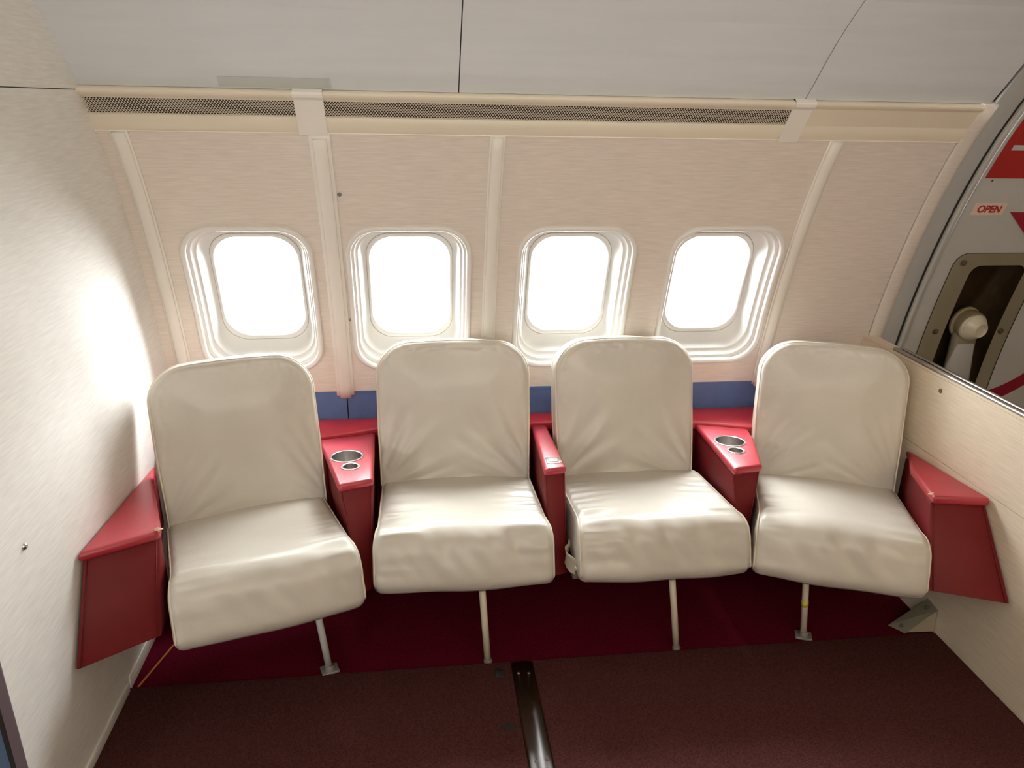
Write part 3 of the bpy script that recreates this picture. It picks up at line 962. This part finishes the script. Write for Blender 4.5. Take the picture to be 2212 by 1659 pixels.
def backrest(w, seed, root, dv=0.0, du=0.0, H=.482, T=.078, wr=1.0):
    base = Vector((du, .446 + dv, .372)); upv = Vector((0, .258, .966)); frv = Vector((0, -.966, .258)); uv = Vector((1, 0, 0))
    R_ = .105
    nu, nh = 64, 72
    # heights: dense near the top corner
    hs = list(np.linspace(0, H - R_, 50)) + [H - R_ + R_ * math.sin(math.pi / 2 * k / 22) for k in range(1, 23)]
    def hw(h):
        b = w / 2 - .006 * sstep(.25, 0, h)
        if h > H - R_: b -= R_ - math.sqrt(max(0, R_ ** 2 - (h - H + R_) ** 2))
        return b
    us = [math.sin(math.pi / 2 * t) * .35 + t * .65 for t in np.linspace(-1, 1, nu)]
    V = []
    def sd(u, h):
        x = abs(u); cx_, cy_ = w / 2 - R_, H - R_
        if x > cx_ and h > cy_: return R_ - math.hypot(x - cx_, h - cy_)
        return min(w / 2 - x, H - h, h + .02)
    def arch(u, h): return -.016 * (2 * u / w) ** 2 * (h / H) ** 3
    for h in hs:
        b = hw(h)
        for t in us:
            u = t * b; d = max(0, sd(u, h))
            rr = .020
            edge = -(rr - math.sqrt(max(0, rr * rr - (rr - min(d, rr)) ** 2)))
            pil = .016 * sstep(0, .16, d) * (.75 + .25 * math.sin(h / H * math.pi))
            # drag lines fanning up from both lower corners, and small gathers along the seams
            f = 0
            for sg in (-1, 1):
                px, py = u * sg + w / 2, h
                ang = math.atan2(py + .03, px + .03); rad = math.hypot(px, py)
                f += .0100 * noise.noise(Vector((ang * 8.5 + seed * 3 + sg, rad * 2.5, seed))) * sstep(.03, .12, rad) * (1 - sstep(.16, .34, rad))
            f += .0070 * noise.noise(Vector((u * 5 + seed, h * 4, seed * 2.0)))
            sm = sstep(.002, .015, d) * (1 - sstep(.015, .06, d))
            f += .0030 * sm * noise.noise(Vector((u * 60, h * 60, seed)))
            V.append(base + uv * u + upv * (h + arch(u, h)) + frv * (edge + pil + f * wr * sstep(0, .03, d)))
    F = []
    for i in range(len(hs) - 1):
        for j in range(nu - 1):
            F.append((i * nu + j, i * nu + j + 1, (i + 1) * nu + j + 1, (i + 1) * nu + j))
    m_ = len(hs)
    per = [j for j in range(nu)] + [i * nu + nu - 1 for i in range(1, m_)] + [(m_ - 1) * nu + j for j in range(nu - 2, -1, -1)] + [i * nu for i in range(m_ - 2, 0, -1)]
    cen = base + upv * (H * .5)
    prev = per
    for dep, sc in ((.018, 1.0), (T * .6, 1.004), (T - .012, 1.0), (T, .965)):
        cur = []
        for i in per:
            p = V[i]; q = p - frv * (p - cen).dot(frv)     # onto the reference plane
            q = cen + (q - cen) * sc - frv * (dep + .02)
            cur.append(len(V)); V.append(q)
        for k in range(len(per)):
            l = (k + 1) % len(per)
            F.append((prev[k], prev[l], cur[l], cur[k]))
        prev = cur
    F.append(tuple(prev))
    o = mesh('backrest', V, F, M['cream'], root, True)
    # piping along sides and top
    chain = [i * nu + nu - 1 for i in range(0, m_)] + [(m_ - 1) * nu + j for j in range(nu - 2, -1, -1)] + [i * nu for i in range(m_ - 2, -1, -1)]
    pts = []
    for q, i in enumerate(chain):
        p = V[i]; inw = (cen - p); inw -= frv * inw.dot(frv); inw.normalize()
        pts.append(p + inw * .0035 + frv * (.0095 + .0008 * noise.noise(Vector((q * .4, seed, 0)))))
    pts = pts[::2]
    tube('piping', pts, .0028, M['cream_pipe'], o, 6)
    pts = [p - frv * .052 - (cen - p).normalized() * .004 for p in pts]
    tube('rear_piping', pts, .0022, M['cream_pipe'], o, 6)
    return o


def seat(label, ox, oy, deg, w, wb, seed, leg_u, leg_v, lean, legmat, foot, dv=0.0, du=0.0, wr=1.0, H=.482, T=.078):
    root = empty('cabin_seat', (ox, oy, 0), math.radians(deg))
    cushion(w, seed, root, wr)
    backrest(wb, seed + 11, root, dv, du, H, T, wr)
    box('seat_pan', (-w / 2 + .05, .15, .250), (w / 2 - .05, .44, .268), M['grey'], root, .004)
    # single front leg
    lg = tube('leg', [(leg_u, leg_v, .001), (leg_u + lean * .12, leg_v, .12), (leg_u + lean * .25, leg_v + .004, .25)], .0098, legmat, root, 14)
    if foot:
        box('foot_plate', (leg_u - .024, leg_v - .014, .0003), (leg_u + .026, leg_v + .026, .008), M['grey'], lg, .002)
        lathe('foot_socket', [(.0135, .0), (.0135, .018), (.011, .022), (.0098, .022)], M['grey'], lg, 14, origin=(leg_u, leg_v, .004))
    else:
        lathe('foot_socket', [(.0125, .0005), (.0125, .010), (.0098, .012)], M['grey'], lg, 14, origin=(leg_u, leg_v, 0))
    tag(root, label, 'seat')
    return root, lg


def to_local(ox, oy, deg, x, y):
    a = math.radians(deg); dx, dy = x - ox, y - oy
    return dx * math.cos(a) + dy * math.sin(a), -dx * math.sin(a) + dy * math.cos(a)


SEATS = [
    ('cream leather seat at far left, turned inward beside the pale partition', -.3825, 1.6735, 18.5, .484, .472, 3.0, (-.281, 1.826), -.10, M['leg_grey'], True, 0, .006, .75),
    ('cream leather seat second from left, between the left cup-holder armrest and the narrow armrest', .113, 1.796, 0, .515, .502, 7.0, (.179, 1.822), -.07, M['leg'], False, 0, -.004, 1.25),
    ('cream leather seat third from left, with a crumpled cream scrap hanging by its left side', .695, 1.791, 0, .518, .476, 12.0, (.759, 1.822), -.14, M['leg'], False, 0, -.012, 1.15),
    ('cream leather seat at far right, turned inward beside the beige half-height divider', 1.172, 1.708, -21, .478, .468, 21.0, (1.176, 1.834), -.10, M['leg'], True, 0, -.0065, .8),
]
for lb, ox, oy, dg_, w, wb, sd_, legp, lean, lm, ft, dv, du, wr in SEATS:
    lu, lv = to_local(ox, oy, dg_, *legp)
    rt, lg = seat(lb, ox, oy, dg_, w, wb, sd_, lu, lv, lean, lm, ft, dv, du, wr, T=.070 if dg_ < 0 else .078)
    if sd_ == 21.0:
        tv, tf_ = tube_data([(lu + lean * .118, lv + .0, .118), (lu + lean * .137, lv, .137)], .0108, 14)
        mesh('yellow_tape', tv, tf_, M['yellow'], lg, True)
    if sd_ == 12.0:
        # crumpled cover scrap and frame bracket hanging at the left side
        rnd = random.Random(3); V, F = [], []
        for i in range(9):
            for j in range(6):
                V.append((-w / 2 - .006 - .020 * math.sin(j / 5 * math.pi) + rnd.uniform(-.004, .004), .030 + .10 * j / 5 + rnd.uniform(-.004, .004), .345 - .055 * i / 8 + rnd.uniform(-.004, .004)))
        for i in range(8):
            for j in range(5): F.append((i * 6 + j, i * 6 + j + 1, (i + 1) * 6 + j + 1, (i + 1) * 6 + j))
        o = mesh('loose_cover_scrap', V, F, M['cream_pipe'], rt, True)
        o['label'] = 'crumpled cream scrap of seat covering'
        box('frame_bracket', (-w / 2 - .012, .04, .268), (-w / 2 + .05, .10, .300), M['bracket'], rt, .003)

# ------------------------------------------------------------------ small things on the floor
br = empty('floor_bracket', (1.55, 1.835, 0))
def L3(p): return (p[0] - 1.55, p[1] - 1.835, p[2])
a, b, c, d = (1.480, 1.862, .002), (1.511, 1.818, .002), (1.605, 1.820, .082), (1.605, 1.872, .088)
nn = (Vector(b) - Vector(a)).cross(Vector(d) - Vector(a)).normalized() * .003
if nn.z < 0: nn = -nn
v = [L3(p) for p in (a, b, c, d)] + [L3(Vector(p) + nn) for p in (a, b, c, d)]
mesh('slanted_plate', v, [(0, 3, 2, 1), (4, 5, 6, 7), (0, 1, 5, 4), (1, 2, 6, 5), (2, 3, 7, 6), (3, 0, 4, 7)], M['bracket'], br)
g = [(1.511, 1.819, .0065), (1.604, 1.815, .0065), (1.604, 1.819, .080)]
v = [L3(p) for p in g] + [L3((p[0], p[1] + .002, p[2])) for p in g]
mesh('gusset', v, [(0, 1, 2), (5, 4, 3), (0, 3, 4, 1), (1, 4, 5, 2), (2, 5, 3, 0)], M['gusset'], br)
mid = Vector(c).lerp(Vector(d), .5).lerp(Vector(a).lerp(Vector(b), .5), .16) + nn
lathe('bolt', [(0, .004), (.006, .004), (.007, .0), ], M['plug'], br, 8, axis=nn, origin=L3(mid))
mid = Vector(c).lerp(Vector(d), .5).lerp(Vector(a).lerp(Vector(b), .5), .86) + nn
lathe('bolt', [(0, .004), (.006, .004), (.007, .0), ], M['plug'], br, 8, axis=nn, origin=L3(mid))
tag(br, 'grey metal bracket leaning from the red floor to the divider foot', 'bracket')

cd = empty('orange_cord', (-.785, 1.90, 0))
pts = [(-.8080, 1.816, .0035), (-.795, 1.862, .0035), (-.781, 1.913, .0035), (-.763, 1.978, .0035), (-.735, 2.07, .0035)]
tube('cord', [(x + .785, y - 1.90, z) for x, y, z in pts], .0032, M['orange'], cd, 8)
tag(cd, 'thin orange cord lying on the dark red floor by the left partition', 'cord')
